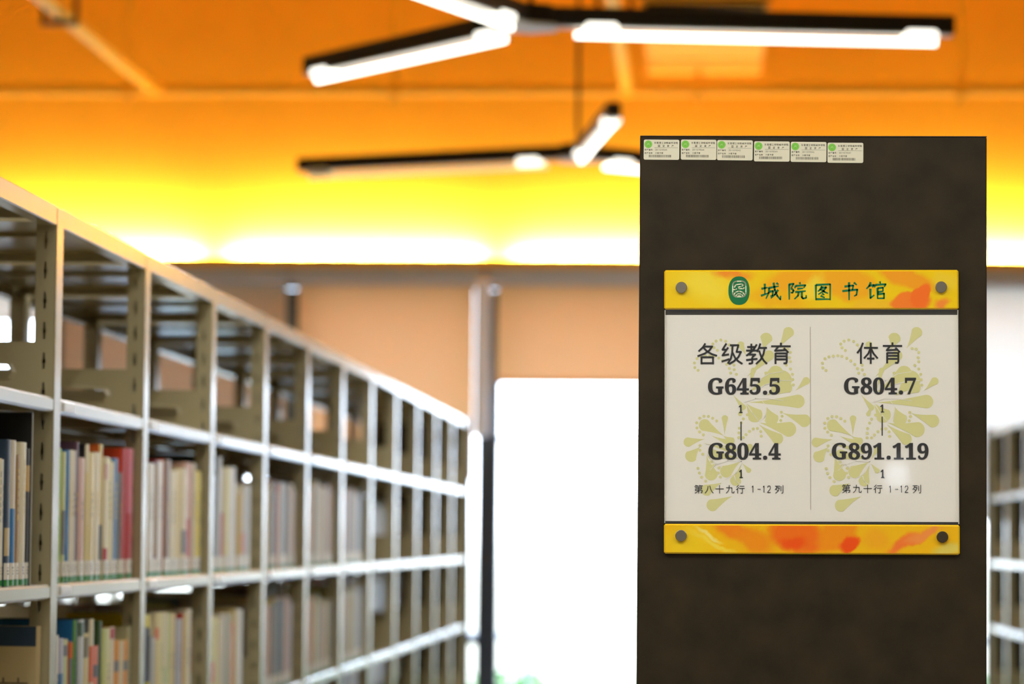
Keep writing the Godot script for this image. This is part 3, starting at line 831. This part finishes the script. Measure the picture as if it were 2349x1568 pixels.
func build_books() -> void:
	book_meshes()
	rng.seed = 4242
	for r in BOOKS:
		var bay: int = r[0]
		var shelf: int = r[1]
		var z: float = ROW_START - (bay - 1) * BAY - r[2] * 0.001
		var y: float = SHELF_Y[1 + shelf]
		var n := 0
		for s in r[3]:
			n += 1
			var t: float = s[0] * 0.001 - 0.0015
			var h: float = s[1] * 0.001
			var d := rng.randf_range(0.155, 0.18)
			make_book(book_label(t, h, s[2], n, shelf, bay), t, h, d, s[2], s[3], s[4], Vector3(SPINE_X - rng.randf_range(0.0, 0.006), y + 0.0005, z - s[0] * 0.0005), "books in the book-filled row", bay < 4)
			z -= s[0] * 0.001
	# bays five to seven: mostly faded papers in cream, grey and tan
	var pale := ["cream", "beige", "lightgrey", "straw", "white", "olivecream", "beige", "lightgrey", "tan", "lavender", "palegreen", "pink", "mustard", "beige", "steelblue", "brown", "grey", "white", "cream", "salmon"]
	for bay in [5, 6, 7]:
		for shelf in 2:
			var z: float = ROW_START - (bay - 1) * BAY - 0.03
			var stop: float = ROW_START - bay * BAY + POST + 0.10 + 0.1 * rng.randf()
			var base := rng.randf_range(0.215, 0.24)
			var n := 0
			while z > stop and n < 24:
				n += 1
				var t := rng.randf_range(0.024, 0.05)
				var h := base + rng.randf_range(-0.016, 0.02)
				var c: String = pale[rng.randi() % pale.size()]
				if bay == 7 and shelf == 0 and n == 6:
					c = "red"
				if bay == 7 and n > 14 and n < 17:
					c = "steelblue"
				make_book(book_label(t, h, c, n, shelf, bay), t, h, 0.165, c, pale[rng.randi() % pale.size()], [], Vector3(SPINE_X - rng.randf_range(0.0, 0.006), SHELF_Y[1 + shelf] + 0.0005, z - t * 0.5), "books in the book-filled row", false)
				z -= t + 0.0015
	# books on the other face of the same row, seen over and between those in front
	var back_x := STACK_FRONT - STACK_DEPTH + 0.012
	for bay in [2, 3, 4, 5, 6]:
		var z: float = ROW_START - (bay - 1) * BAY - 0.05
		var n := 0
		while z > ROW_START - bay * BAY + POST + 0.08:
			n += 1
			var t := rng.randf_range(0.03, 0.055)
			var h := rng.randf_range(0.19, 0.25)
			var c: String = pale[rng.randi() % pale.size()]
			if rng.randf() > 0.22:
				var label := "%s book, %s on the far side of the %s bay" % [String(COLOR_WORDS.get(c, c)), ORD[n], ORD[bay]]
				make_book(label, t, h, 0.16, c, c, [], Vector3(back_x, SHELF_Y[2] + 0.0005, z - t * 0.5), "books on the far side of the row", false, 180.0)
			else:
				z -= 0.05
			z -= t + 0.0015
	# the crowded far side of the deeper bays, where single books cannot be told apart
	var spots: Array = []
	for q in [[back_x, 180.0, [7, 8, 9, 10, 11, 12], [1, 2, 3]], [back_x, 180.0, [4, 5, 6], [3]], [1.46 + STACK_DEPTH - 0.012, 0.0, [10, 11, 12, 13], [1, 2, 3]]]:
		for bay: int in q[2]:
			for shelf: int in q[3]:
				var z: float = ROW_START - (bay - 1) * BAY - 0.03
				while z > ROW_START - bay * BAY + POST + 0.05:
					var t := rng.randf_range(0.024, 0.05)
					var h := rng.randf_range(0.2, 0.255)
					spots.append(Transform3D(Basis.from_euler(Vector3(0, deg_to_rad(q[1]), 0)) * Basis.from_scale(Vector3(0.16, h, t)), Vector3(q[0], SHELF_Y[shelf] + 0.001, z - t * 0.5)))
					z -= t + 0.0015
	var block := begin()
	add_box(block, Vector3(-0.5, 0.5, 0), Vector3(1, 1, 1))
	add_box(block, Vector3(0.008, 0.5, 0), Vector3(0.016, 1, 0.9))
	var crowd := MultiMesh.new()
	crowd.transform_format = MultiMesh.TRANSFORM_3D
	crowd.use_colors = true
	crowd.mesh = finish(block)
	crowd.instance_count = spots.size()
	for i in spots.size():
		crowd.set_instance_transform(i, spots[i])
		var m: StandardMaterial3D = M["book_" + pale[rng.randi() % pale.size()]]
		crowd.set_instance_color(i, m.albedo_color.srgb_to_linear())
	var mass := MultiMeshInstance3D.new()
	mass.name = "packed_books"
	mass.multimesh = crowd
	var mm := mat(Color.WHITE, 0.6)
	mm.vertex_color_use_as_albedo = true
	mass.material_override = mm
	add_child(mass)
	mass.set_meta("kind", "stuff")
	tag(mass, "tightly packed books on the far side of the deeper shelving bays", "books")
	# the single large book standing on the lower shelf of the first bay, its cover to the entrance
	var zc := ROW_START - BAY + POST + 0.022
	var big := thing("book", "large tan book with a navy band, alone on the lower shelf of the first bay", "book", Vector3(SPINE_X - 0.004, SHELF_Y[2] + 0.0005, zc), "books in the book-filled row")
	part(big, "front_cover", unit.board, M.book_tan, Vector3(-0.1, 0.125, 0.0145), Vector3(0.2, 0.25, 0.0022))
	part(big, "back_cover", unit.board, M.book_tan, Vector3(-0.1, 0.125, -0.0145), Vector3(0.2, 0.25, 0.0022))
	part(big, "pages", unit.board, M.pages, Vector3(-0.101, 0.125, 0), Vector3(0.192, 0.243, 0.026))
	part(big, "spine", unit.spine, M.book_tan, Vector3.ZERO, Vector3(0.018, 0.25, 0.031))
	part(big, "navy_band", unit.board, M.book_navy, Vector3(-0.1, 0.2325, 0.0158), Vector3(0.1995, 0.0345, 0.0004))
	for k in 9:
		var y := 0.152 - k * 0.011
		part(big, "cover_print", unit.board, M.book_darkbrown, Vector3(-0.098, y, 0.0158), Vector3(0.17, 0.0012 if k % 3 else 0.0022, 0.0004))
	for k in 6:
		part(big, "cover_print", unit.board, M.book_darkbrown, Vector3(-0.03 - k * 0.026, 0.1575, 0.0158), Vector3(0.0025, 0.008, 0.0004))
	part(big, "call_label", unit.strip, M.call_label, Vector3(0, 0.0115, 0), Vector3(0.0192, 0.027, 0.031))
	part(big, "green_band", unit.strip, M.call_green, Vector3(0, 0.001, 0), Vector3(0.0192, 0.0098, 0.031))
	# bookend in the first bay: an upright plate on a foot
	var e := thing("bookend", "black metal bookend standing after the last book of the first bay", "bookend", Vector3(SPINE_X, SHELF_Y[1], ROW_START - 0.7085))
	part(e, "plate", box(Vector3(0.13, 0.292, 0.002), 0.0006), M.black, Vector3(-0.062, 0.147, 0.0))
	part(e, "plate_edge", box(Vector3(0.0012, 0.288, 0.0026)), M.lip, Vector3(0.0035, 0.147, 0.0))
	part(e, "foot", box(Vector3(0.13, 0.0012, 0.06), 0.0004), M.black, Vector3(-0.062, 0.0007, -0.032))

# ------------------------------------------------------------------ the end panels and the sign
func build_panels() -> void:
	# dark panel: an outline with slightly rounded corners, 22 mm thick
	var shape := begin()
	add_box(shape, Vector3(0, 1.029, -0.011), Vector3(0.502, 2.058, 0.022), 0.0015)
	var mesh := finish(shape)
	var p := thing("stack_end_board", "dark brown-black end panel carrying the library sign", "board", Vector3(0.161, 0, -4.65), "end panels of the stacks")
	part(p, "board", mesh, M.panel)
	var q := thing("stack_end_board", "dark end board closing the book-filled row", "board", Vector3(STACK_FRONT - STACK_DEPTH * 0.5, 0, -4.65), "end panels of the stacks")
	part(q, "board", mesh, M.panel)
	for e in [[STACK_FRONT - STACK_DEPTH * 0.5, 12, "dark end board at the window end of the book-filled row"], [0.161, 12, "dark end board at the window end of the row behind the sign"], [1.46 + STACK_DEPTH * 0.5, 13, "dark end board at the window end of the row past the sign"]]:
		var f := thing("stack_end_board", e[2], "board", Vector3(e[0], 0, ROW_START - 0.006 - e[1] * BAY), "end panels of the stacks")
		part(f, "board", mesh, M.panel)
	part(q, "edge_band", box(Vector3(0.502, 0.004, 0.022)), M.panel_edge, Vector3(0, 2.0605, -0.011))
	part(p, "edge_band", box(Vector3(0.502, 0.0012, 0.0215)), M.panel_edge, Vector3(0, 2.0588, -0.011))

func petal(st: SurfaceTool, tip: Vector2, end: Vector2, w: float) -> void:
	var d := (end - tip).normalized()
	var r := w * 0.5
	var len := tip.distance_to(end)
	r = minf(r, len * 0.42)
	var c := end - d * r
	var poly := PackedVector2Array([tip])
	var nrm := d.orthogonal()
	# a slightly curved drop: two flanks and a round head
	for k in 4:
		var f := (k + 1) / 5.0
		poly.append(tip.lerp(c, f) + nrm * r * pow(f, 1.5) * 1.02)
	for i in 13:
		var a := PI * i / 12.0
		poly.append(c + nrm * cos(a) * r + d * sin(a) * r)
	for k in 4:
		var f := (4 - k) / 5.0
		poly.append(tip.lerp(c, f) - nrm * r * pow(f, 1.15) * 0.95)
	var hub := c
	for i in poly.size():
		pr_tri(st, hub, poly[i], poly[(i + 1) % poly.size()])

const PETALS := [[120.3, 191.4, 203.0, 189.9, 20.3], [117.4, 191.4, 137.6, 218.4, 23.2], [148.2, 198.1, 158.7, 224.1, 21.3], [171.2, 206.8, 210.9, 221.1, 19.4], [137.5, 220.9, 190.4, 232.8, 22.8], [136.6, 223.2, 170.2, 249.2, 17.4], [99.1, 179.8, 116.7, 202.0, 8.7], [115.5, 194.3, 108.7, 211.3, 6.6], [86.5, 240.3, 51.2, 220.5, 18.4], [87.1, 239.2, 87.9, 210.2, 9.7], [58.6, 245.0, 28.2, 250.5, 14.5], [51.9, 256.2, 33.2, 275.6, 18.4], [61.5, 268.7, 70.2, 304.4, 19.4], [110.5, 277.3, 82.6, 296.6, 19.4], [112.9, 279.2, 124.5, 292.7, 7.7], [111.5, 281.1, 101.0, 312.0, 16.5], [83.7, 307.8, 54.4, 322.2, 17.4], [99.0, 327.0, 62.1, 343.9, 18.4], [85.5, 239.8, 101.0, 250.3, 11.6], [112.5, 273.4, 62.5, 265.8, 15.5], [113.5, 273.4, 126.0, 252.2, 9.7], [68.2, 239.8, 93.3, 250.3, 7.7], [56.7, 250.4, 104.8, 261.9, 11.6], [164.6, 113.4, 183.9, 83.7, 16.5], [142.5, 115.2, 150.2, 91.1, 18.4], [119.3, 154.9, 156.9, 118.5, 15.5], [120.3, 178.1, 170.4, 143.3, 23.2], [149.1, 182.0, 179.9, 149.0, 29.0], [189.5, 174.6, 209.2, 156.8, 11.6], [118.4, 124.0, 108.8, 103.7, 10.6], [122.2, 172.3, 129.9, 141.4, 7.7], [164.6, 180.1, 181.9, 162.7, 23.2]]
const DOTS := [[49.0, 145.3], [44.3, 141.4], [43.7, 134.7], [47.5, 128.3], [53.3, 125.5], [59.7, 124.4], [66.1, 124.0], [72.1, 124.9], [78.9, 127.5], [84.6, 131.3], [90.4, 136.5], [94.3, 142.4], [96.1, 149.1], [77.0, 116.3], [72.2, 112.4], [70.3, 107.0], [75.1, 102.8], [81.9, 101.2], [89.0, 103.1], [94.3, 108.2], [98.1, 113.4], [101.0, 137.5], [101.3, 144.3], [104.3, 151.0], [172.9, 113.4], [178.7, 114.3], [182.5, 119.1], [181.5, 126.8], [182.4, 132.6], [176.7, 137.8], [182.4, 143.2], [185.2, 150.9], [185.8, 158.6], [186.7, 166.3], [146.9, 149.0], [152.7, 152.9], [144.0, 156.7], [180.4, 174.1], [120.2, 209.7], [114.5, 215.5], [111.5, 221.3], [108.7, 229.1], [108.1, 235.8], [107.7, 242.6], [114.4, 242.6], [118.3, 238.3], [123.5, 233.6], [128.9, 230.0], [134.7, 229.4], [139.5, 233.8], [140.4, 240.5], [76.0, 218.5], [70.2, 214.7], [64.0, 212.1], [57.6, 211.8], [51.5, 214.7], [47.0, 221.4], [47.4, 228.8], [51.3, 234.4], [56.7, 238.8], [51.9, 254.3], [51.8, 261.1], [55.7, 266.8], [68.6, 277.4], [71.7, 282.6], [79.2, 286.6], [77.9, 293.7], [81.1, 299.5], [49.0, 287.1], [51.0, 293.9], [54.4, 300.0], [60.2, 305.7], [169.3, 205.8], [170.3, 211.6], [168.4, 217.8]]

# soft petal print for the two coloured strips: blobs are [x, y, rx, ry, turn, r, g, b, edge] in millimetres
func strip_print(w: float, h: float, base: Color, blobs: Array) -> ImageTexture:
	var k := 2.0
	var im := Image.create(int(w * k), int(h * k), false, Image.FORMAT_RGB8)
	var n := FastNoiseLite.new()
	n.seed = 21
	n.frequency = 0.02
	for j in im.get_height():
		for i in im.get_width():
			var p := Vector2(i / k, j / k)
			var c := base
			p += Vector2(n.get_noise_2d(p.x, p.y), n.get_noise_2d(p.x + 300.0, p.y)) * 8.0
			for b in blobs:
				var q := (p - Vector2(b[0], b[1])).rotated(-deg_to_rad(b[4]))
				var e := sqrt(q.x * q.x / (b[2] * b[2]) + q.y * q.y / (b[3] * b[3]))
				var a := 1.0 - smoothstep(1.0 - b[8], 1.0, e)
				if a > 0.0:
					c = c.lerp(rgb8(b[5], b[6], b[7]), a)
			im.set_pixel(i, j, c)
	return ImageTexture.create_from_image(im)

func print_quad(w: float, h: float) -> ArrayMesh:
	var st := SurfaceTool.new()
	st.begin(Mesh.PRIMITIVE_TRIANGLES)
	var v := [Vector3(0, 0, 0), Vector3(w, 0, 0), Vector3(w, -h, 0), Vector3(0, -h, 0)]
	var uv := [Vector2(0, 0), Vector2(1, 0), Vector2(1, 1), Vector2(0, 1)]
	for i in [0, 1, 2, 0, 2, 3]:
		st.set_normal(Vector3(0, 0, 1))
		st.set_uv(uv[i])
		st.add_vertex(v[i])
	return st.commit()

func glossy_print(t: Texture2D) -> StandardMaterial3D:
	var m := mat(Color.WHITE, 0.22)
	m.albedo_texture = t
	m.texture_repeat = false
	m.clearcoat_enabled = true
	m.clearcoat = 0.5
	m.clearcoat_roughness = 0.06
	return m

func build_sign() -> void:
	var s := thing("information_sign", "library shelf sign with yellow strips and white paper insert on dark panel", "sign", Vector3(-0.0535, 1.8623, -4.6495))
	s.rotation_degrees.z = 0.3
	var W := 0.4245
	# printed strips at the top and the bottom
	var header := part(s, "header_strip", box(Vector3(W, 0.0572, 0.006), 0.0022), M.yellow_acrylic, Vector3(W * 0.5, -0.0286, 0.003))
	var ht := strip_print(420.0, 53.0, rgb8(250, 206, 22), [[60, 20, 70, 40, 15, 253, 222, 60, 0.9], [95, 2, 40, 12, 5, 252, 150, 40, 0.8], [185, 10, 55, 24, -18, 253, 176, 28, 0.5], [160, 40, 60, 16, 10, 250, 186, 24, 0.6], [215, 22, 14, 30, 32, 254, 216, 60, 0.5], [262, 16, 50, 30, 24, 252, 176, 30, 0.4], [300, 50, 50, 14, -10, 252, 196, 40, 0.6], [345, 8, 60, 18, 20, 252, 164, 34, 0.5], [352, 44, 34, 15, -8, 255, 132, 44, 0.35], [366, 34, 14, 20, 30, 255, 118, 40, 0.3], [398, 46, 16, 12, 0, 255, 146, 60, 0.7], [402, 16, 26, 22, -20, 250, 210, 50, 0.6]])
	part(s, "header_print", print_quad(0.420, 0.053), glossy_print(ht), Vector3(0.0022, -0.0022, 0.0061))
	part(s, "footer_strip", box(Vector3(W, 0.0430, 0.006), 0.0022), M.yellow_acrylic, Vector3(W * 0.5, -0.3890, 0.003))
	var ft := strip_print(420.0, 39.0, rgb8(251, 190, 22), [[30, 30, 60, 40, 10, 252, 208, 34, 0.8], [62, 14, 34, 5, 22, 253, 226, 120, 0.8], [70, 26, 60, 6, 24, 253, 218, 70, 0.8], [100, 6, 44, 16, 20, 252, 140, 30, 0.6], [130, 22, 40, 22, 30, 252, 150, 26, 0.6], [190, 14, 52, 34, 16, 252, 116, 26, 0.45], [184, 26, 26, 14, -10, 250, 88, 22, 0.7], [248, 6, 26, 46, 46, 253, 150, 24, 0.4], [262, 24, 20, 13, -30, 250, 84, 22, 0.5], [300, 20, 30, 20, 0, 252, 176, 30, 0.7], [345, 24, 46, 12, -26, 253, 124, 50, 0.7], [372, 12, 40, 9, -24, 252, 150, 70, 0.7], [405, 34, 34, 14, -14, 232, 206, 90, 0.7]])
	part(s, "footer_print", print_quad(0.420, 0.039), glossy_print(ft), Vector3(0.0022, -0.3695, 0.0061))
	# paper sheet with its print
	part(s, "paper_sheet", box(Vector3(W - 0.003, 0.2985, 0.0005)), M.paper, Vector3(W * 0.5, -0.2142, 0.0012))
	var zp := 0.00150
	var st := new_print()
	for shift in [0.0, 184.7]:
		for q in PETALS:
			pr_lift += 0.000005
			if q[0] + shift < 424.0:
				petal(st, Vector2(q[0] + shift, q[1]), Vector2(q[2] + shift, q[3]), q[4] * 0.97)
		pr_lift += 0.000005
		for d in DOTS:
			pr_disc(st, Vector2(d[0] + shift, d[1]), 2.15, -1.0, 12)
	part(s, "flower_print", st.commit(), M.motif, Vector3(0, 0, zp))
	pr_lift = 0.0
	st = new_print()
	for shift in [0.0, 184.7]:      # paper-coloured veins between the petals
		for v in [[117, 191, 132, 186, 150, 186, 172, 189], [117, 191, 128, 208, 137, 219], [137, 219, 146, 212, 148, 198, 142, 190], [120, 178, 134, 160, 152, 150, 172, 147], [124, 180, 146, 166, 168, 160, 184, 160], [112, 277, 96, 262, 82, 254, 60, 252], [112, 277, 92, 276, 74, 282, 66, 290], [112, 279, 104, 294, 86, 304], [60, 262, 70, 276, 84, 286], [101, 297, 104, 306, 110, 310]]:
			var pts := PackedVector2Array()
			for i in v.size() / 2:
				pts.append(Vector2(v[2 * i] + shift, v[2 * i + 1]))
			pr_line(st, pts, 1.3, 0.7)
	part(s, "flower_veins", st.commit(), M.paper, Vector3(0, 0, zp + 0.0004))
	st = new_print()
	pr_rect(st, 211.0, 82.3, 0.5, 264.5)
	part(s, "divider_line", st.commit(), M.pen_line, Vector3(0, 0, zp + 0.0005))
	var zt := zp + 0.0006
	st = new_print()
	for g in [["各", 46.6, 105.0, 30.9, 32.2], ["级", 81.8, 105.0, 31.8, 32.2], ["教", 117.5, 105.0, 31.7, 32.2], ["育", 153.7, 104.6, 30.1, 32.0], ["体", 277.7, 104.2, 31.4, 32.2], ["育", 314.6, 104.1, 29.7, 31.7]]:
		pr_glyph(st, g[0], g[1], g[2], g[3], g[4], 2.7)
	part(s, "heading_lettering", st.commit(), M.ink, Vector3(0, 0, zt))
	st = new_print()
	for g in [["第", 43.6, 311.2], ["八", 58.7, 311.5], ["十", 73.7, 311.1], ["九", 88.9, 311.1], ["行", 103.5, 311.0], ["列", 159.6, 310.8], ["第", 256.1, 309.9], ["九", 271.8, 309.9], ["十", 286.7, 309.9], ["行", 301.5, 309.9], ["列", 357.3, 309.7]]:
		pr_glyph(st, g[0], g[1], g[2], 12.9, 12.5, 1.0)
	for o in [[126.0, 311.4], [323.5, 310.8]]:
		pr_glyph(st, "1", o[0] - 1.0, o[1], 6.0, 11.2, 1.0)
		pr_glyph(st, "-", o[0] + 8.4, o[1], 5.4, 11.2, 1.0)
		pr_glyph(st, "1", o[0] + 15.0, o[1], 6.0, 11.2, 1.0)
		pr_glyph(st, "2", o[0] + 22.3, o[1], 6.2, 11.2, 1.0)
	part(s, "row_lettering", st.commit(), M.ink, Vector3(0, 0, zt))
	var serif := SystemFont.new()
	serif.font_names = PackedStringArray(["Droid Serif"])
	serif.font_weight = 700
	var heavy := FontVariation.new()
	heavy.base_font = serif
	heavy.variation_embolden = 0.5
	for g in [["G645.5", 63.4, 156.2, 167.5, 180.6], ["G804.7", 259.5, 155.4, 363.2, 180.0], ["G804.4", 64.0, 250.2, 168.3, 274.6], ["G891.119", 241.8, 249.8, 380.6, 274.0], ["1", 107.9, 195.3, 113.3, 206.9], ["1", 311.6, 194.5, 317.2, 206.0], ["1", 108.3, 288.9, 113.6, 301.0], ["1", 311.8, 288.3, 317.3, 300.4]]:
		type_part(s, "call_number_lettering", g[0], heavy, [g[1], g[2], g[3], g[4]], M.ink, zt)
	st = new_print()
	pr_rect(st, 110.3, 219.6, 1.6, 27.2)
	pr_rect(st, 313.5, 212.0, 1.6, 27.4)
	part(s, "range_bar", st.commit(), M.ink, Vector3(0, 0, zt))
	# clear cover over the sheet
	part(s, "clear_cover", box(Vector3(W, 0.3085, 0.0022), 0.0004), M.acrylic, Vector3(W * 0.5, -0.2122, 0.0046))
	for e in [[0.0012, 0.0024], [W - 0.0012, 0.0024]]:
		part(s, "cover_edge", box(Vector3(0.0012, 0.3085, 0.0040), 0.0004), M.acrylic_edge, Vector3(e[0], -0.2122, 0.0030))
	part(s, "joint_line", box(Vector3(W, 0.0016, 0.0035)), M.black, Vector3(W * 0.5, -0.3670, 0.00175))
	part(s, "joint_line", box(Vector3(W, 0.0012, 0.0035)), M.black, Vector3(W * 0.5, -0.0578, 0.00175))
	# emblem and name on the header
	var zh := 0.0063
	st = new_print()
	var egg := PackedVector2Array()
	for i in 28:
		var a := TAU * i / 28.0
		egg.append(Vector2(108.2 + 15.4 * signf(cos(a)) * pow(absf(cos(a)), 0.85), 30.0 + 20.8 * signf(sin(a)) * pow(absf(sin(a)), 0.9)))
	pr_poly(st, egg)
	part(s, "emblem_disc", st.commit(), M.sign_green, Vector3(0, 0, zh))
	st = new_print()
	var ring := PackedVector2Array()
	for p in round_rect(19.0, 22.5, 5.5, 4):
		ring.append(p + Vector2(108.6, 27.6))
	pr_line(st, ring, 1.7, -1.0, true)
	for l in [[101.5, 25.5, 103.5, 21.5, 112.0, 20.2, 114.5, 22.0, 111.5, 24.0, 107.0, 24.5, 108.5, 27.0, 114.5, 27.2, 115.8, 25.4], [105.0, 27.0, 103.5, 28.5, 99.8, 28.5], [100.5, 36.5, 103.0, 32.4, 108.0, 30.6, 113.5, 32.2, 116.5, 36.5], [103.4, 37.8, 105.4, 35.2, 108.4, 34.2, 111.6, 35.2, 113.8, 37.8], [106.6, 38.0, 108.4, 36.8, 110.2, 38.0]]:
		var pts := PackedVector2Array()
		for i in l.size() / 2:
			pts.append(Vector2(l[2 * i], l[2 * i + 1]))
		pr_line(st, pts, 1.5)
	part(s, "emblem_figure", st.commit(), M.cream_print, Vector3(0, 0, zh + 0.0001))
	st = new_print()
	for g in [["城", 139.6, 17.2, 29.0, 26.6], ["院", 178.6, 17.4, 27.4, 26.2], ["图", 216.6, 18.4, 26.0, 26.4], ["书", 255.4, 17.0, 26.4, 27.4], ["馆", 291.0, 16.5, 30.2, 26.8]]:
		pr_glyph(st, g[0], g[1], g[2], g[3], g[4], 3.3, 1.9)
	part(s, "header_lettering", st.commit(), M.sign_green, Vector3(0, 0, zh))
	# screw caps
	for k in [[24.8, 25.6, 0], [399.2, 25.2, 0], [24.5, 384.5, 0], [399.5, 384.9, 1]]:
		var sc := begin()
		add_tube(sc, Vector3(0, 0, 0), Vector3(0, 0, 0.0036), 0.0083, 28)
		add_tube(sc, Vector3(0, 0, 0.0036), Vector3(0, 0, 0.0042), 0.0083, 28, 0.0076)
		part(s, "screw_cap", finish(sc), M.screw_dark if k[2] else M.screw, Vector3(k[0] * 0.001, -k[1] * 0.001, 0.006))

func build_stickers() -> void:
	var spots := [[-0.0845, 2.0535, "2011070545", "first"], [-0.0305, 2.0536, "2011070544", "second"], [0.0222, 2.0530, "2011070542", "third"], [0.0758, 2.0513, "2011070543", "fourth"], [0.1290, 2.0507, "2011070546", "fifth"], [0.1822, 2.0495, "2011070547", "sixth"]]
	rng.seed = 5
	var sheet := begin()
	var outline := PackedVector2Array()
	for p in round_rect(0.0518, 0.0294, 0.0022, 3):
		outline.append(p + Vector2(0.0259, -0.0147))
	add_prism(sheet, outline, 0.0, 0.0004)
	var sheet_mesh := finish(sheet)
	for q in spots:
		var t := thing("asset_sticker", "cream asset sticker with green seal and barcode, %s along the top of dark board" % q[3], "sticker", Vector3(q[0], q[1], -4.6498), "asset stickers along the top of the dark panel")
		t.rotation_degrees.z = rng.randf_range(-0.6, -0.1)
		part(t, "sheet", sheet_mesh, M.sticker)
		var z := 0.0005
		var st := new_print()
		pr_disc(st, Vector2(6.6, 6.9), 5.6, -1.0, 24)
		part(t, "seal", st.commit(), M.seal, Vector3(0, 0, z))
		st = new_print()
		for i in 24:
			var a := TAU * i / 24.0
			pr_disc(st, Vector2(6.6, 6.9) + Vector2.from_angle(a) * 4.5, 0.32, -1.0, 6)
		pr_line(st, PackedVector2Array([Vector2(4.6, 8.6), Vector2(5.8, 5.4), Vector2(6.4, 7.6), Vector2(7.4, 5.0), Vector2(8.6, 8.6)]), 0.6)
		part(t, "seal_mark", st.commit(), M.seal_light, Vector3(0, 0, z + 0.00006))
		st = new_print()
		pr_text(st, "东莞理工学院城市学院", 15.0, 3.2, 3.1, 3.1, 3.5, 0.34)
		pr_text(st, "固", 20.6, 7.6, 3.2, 3.2, 1, 0.36)
		pr_text(st, "定", 27.2, 7.6, 3.2, 3.2, 1, 0.36)
		pr_text(st, "资", 33.8, 7.6, 3.2, 3.2, 1, 0.36)
		pr_text(st, "产", 40.4, 7.6, 3.2, 3.2, 1, 0.36)
		pr_rect(st, 15.6, 11.6, 34.4, 0.3)
		pr_text(st, "资产编号:", 1.2, 13.6, 2.5, 2.7, 3.0, 0.3)
		pr_text(st, q[2], 16.6, 13.6, 1.5, 2.5, 1.78, 0.28)
		pr_text(st, "资产名称:", 1.2, 18.4, 2.5, 2.7, 3.0, 0.3)
		pr_text(st, "六层书架", 16.6, 18.3, 2.6, 2.7, 3.0, 0.3)
		part(t, "small_print", st.commit(), M.small_ink, Vector3(0, 0, z))
		st = new_print()
		var x := 7.6
		while x < 40.0:
			var w := rng.randf_range(0.25, 0.75)
			pr_rect(st, x, 22.2, w, 3.7)
			x += w + rng.randf_range(0.3, 0.8)
		part(t, "barcode", st.commit(), M.small_ink, Vector3(0, 0, z))

func _ready() -> void:
	setup_view()
	setup_materials()
	build_room()
	build_glazing()
	build_cove()
	build_lamps()
	build_pipes()
	build_stacks()
	build_panels()
	build_sign()
	build_stickers()
	build_books()
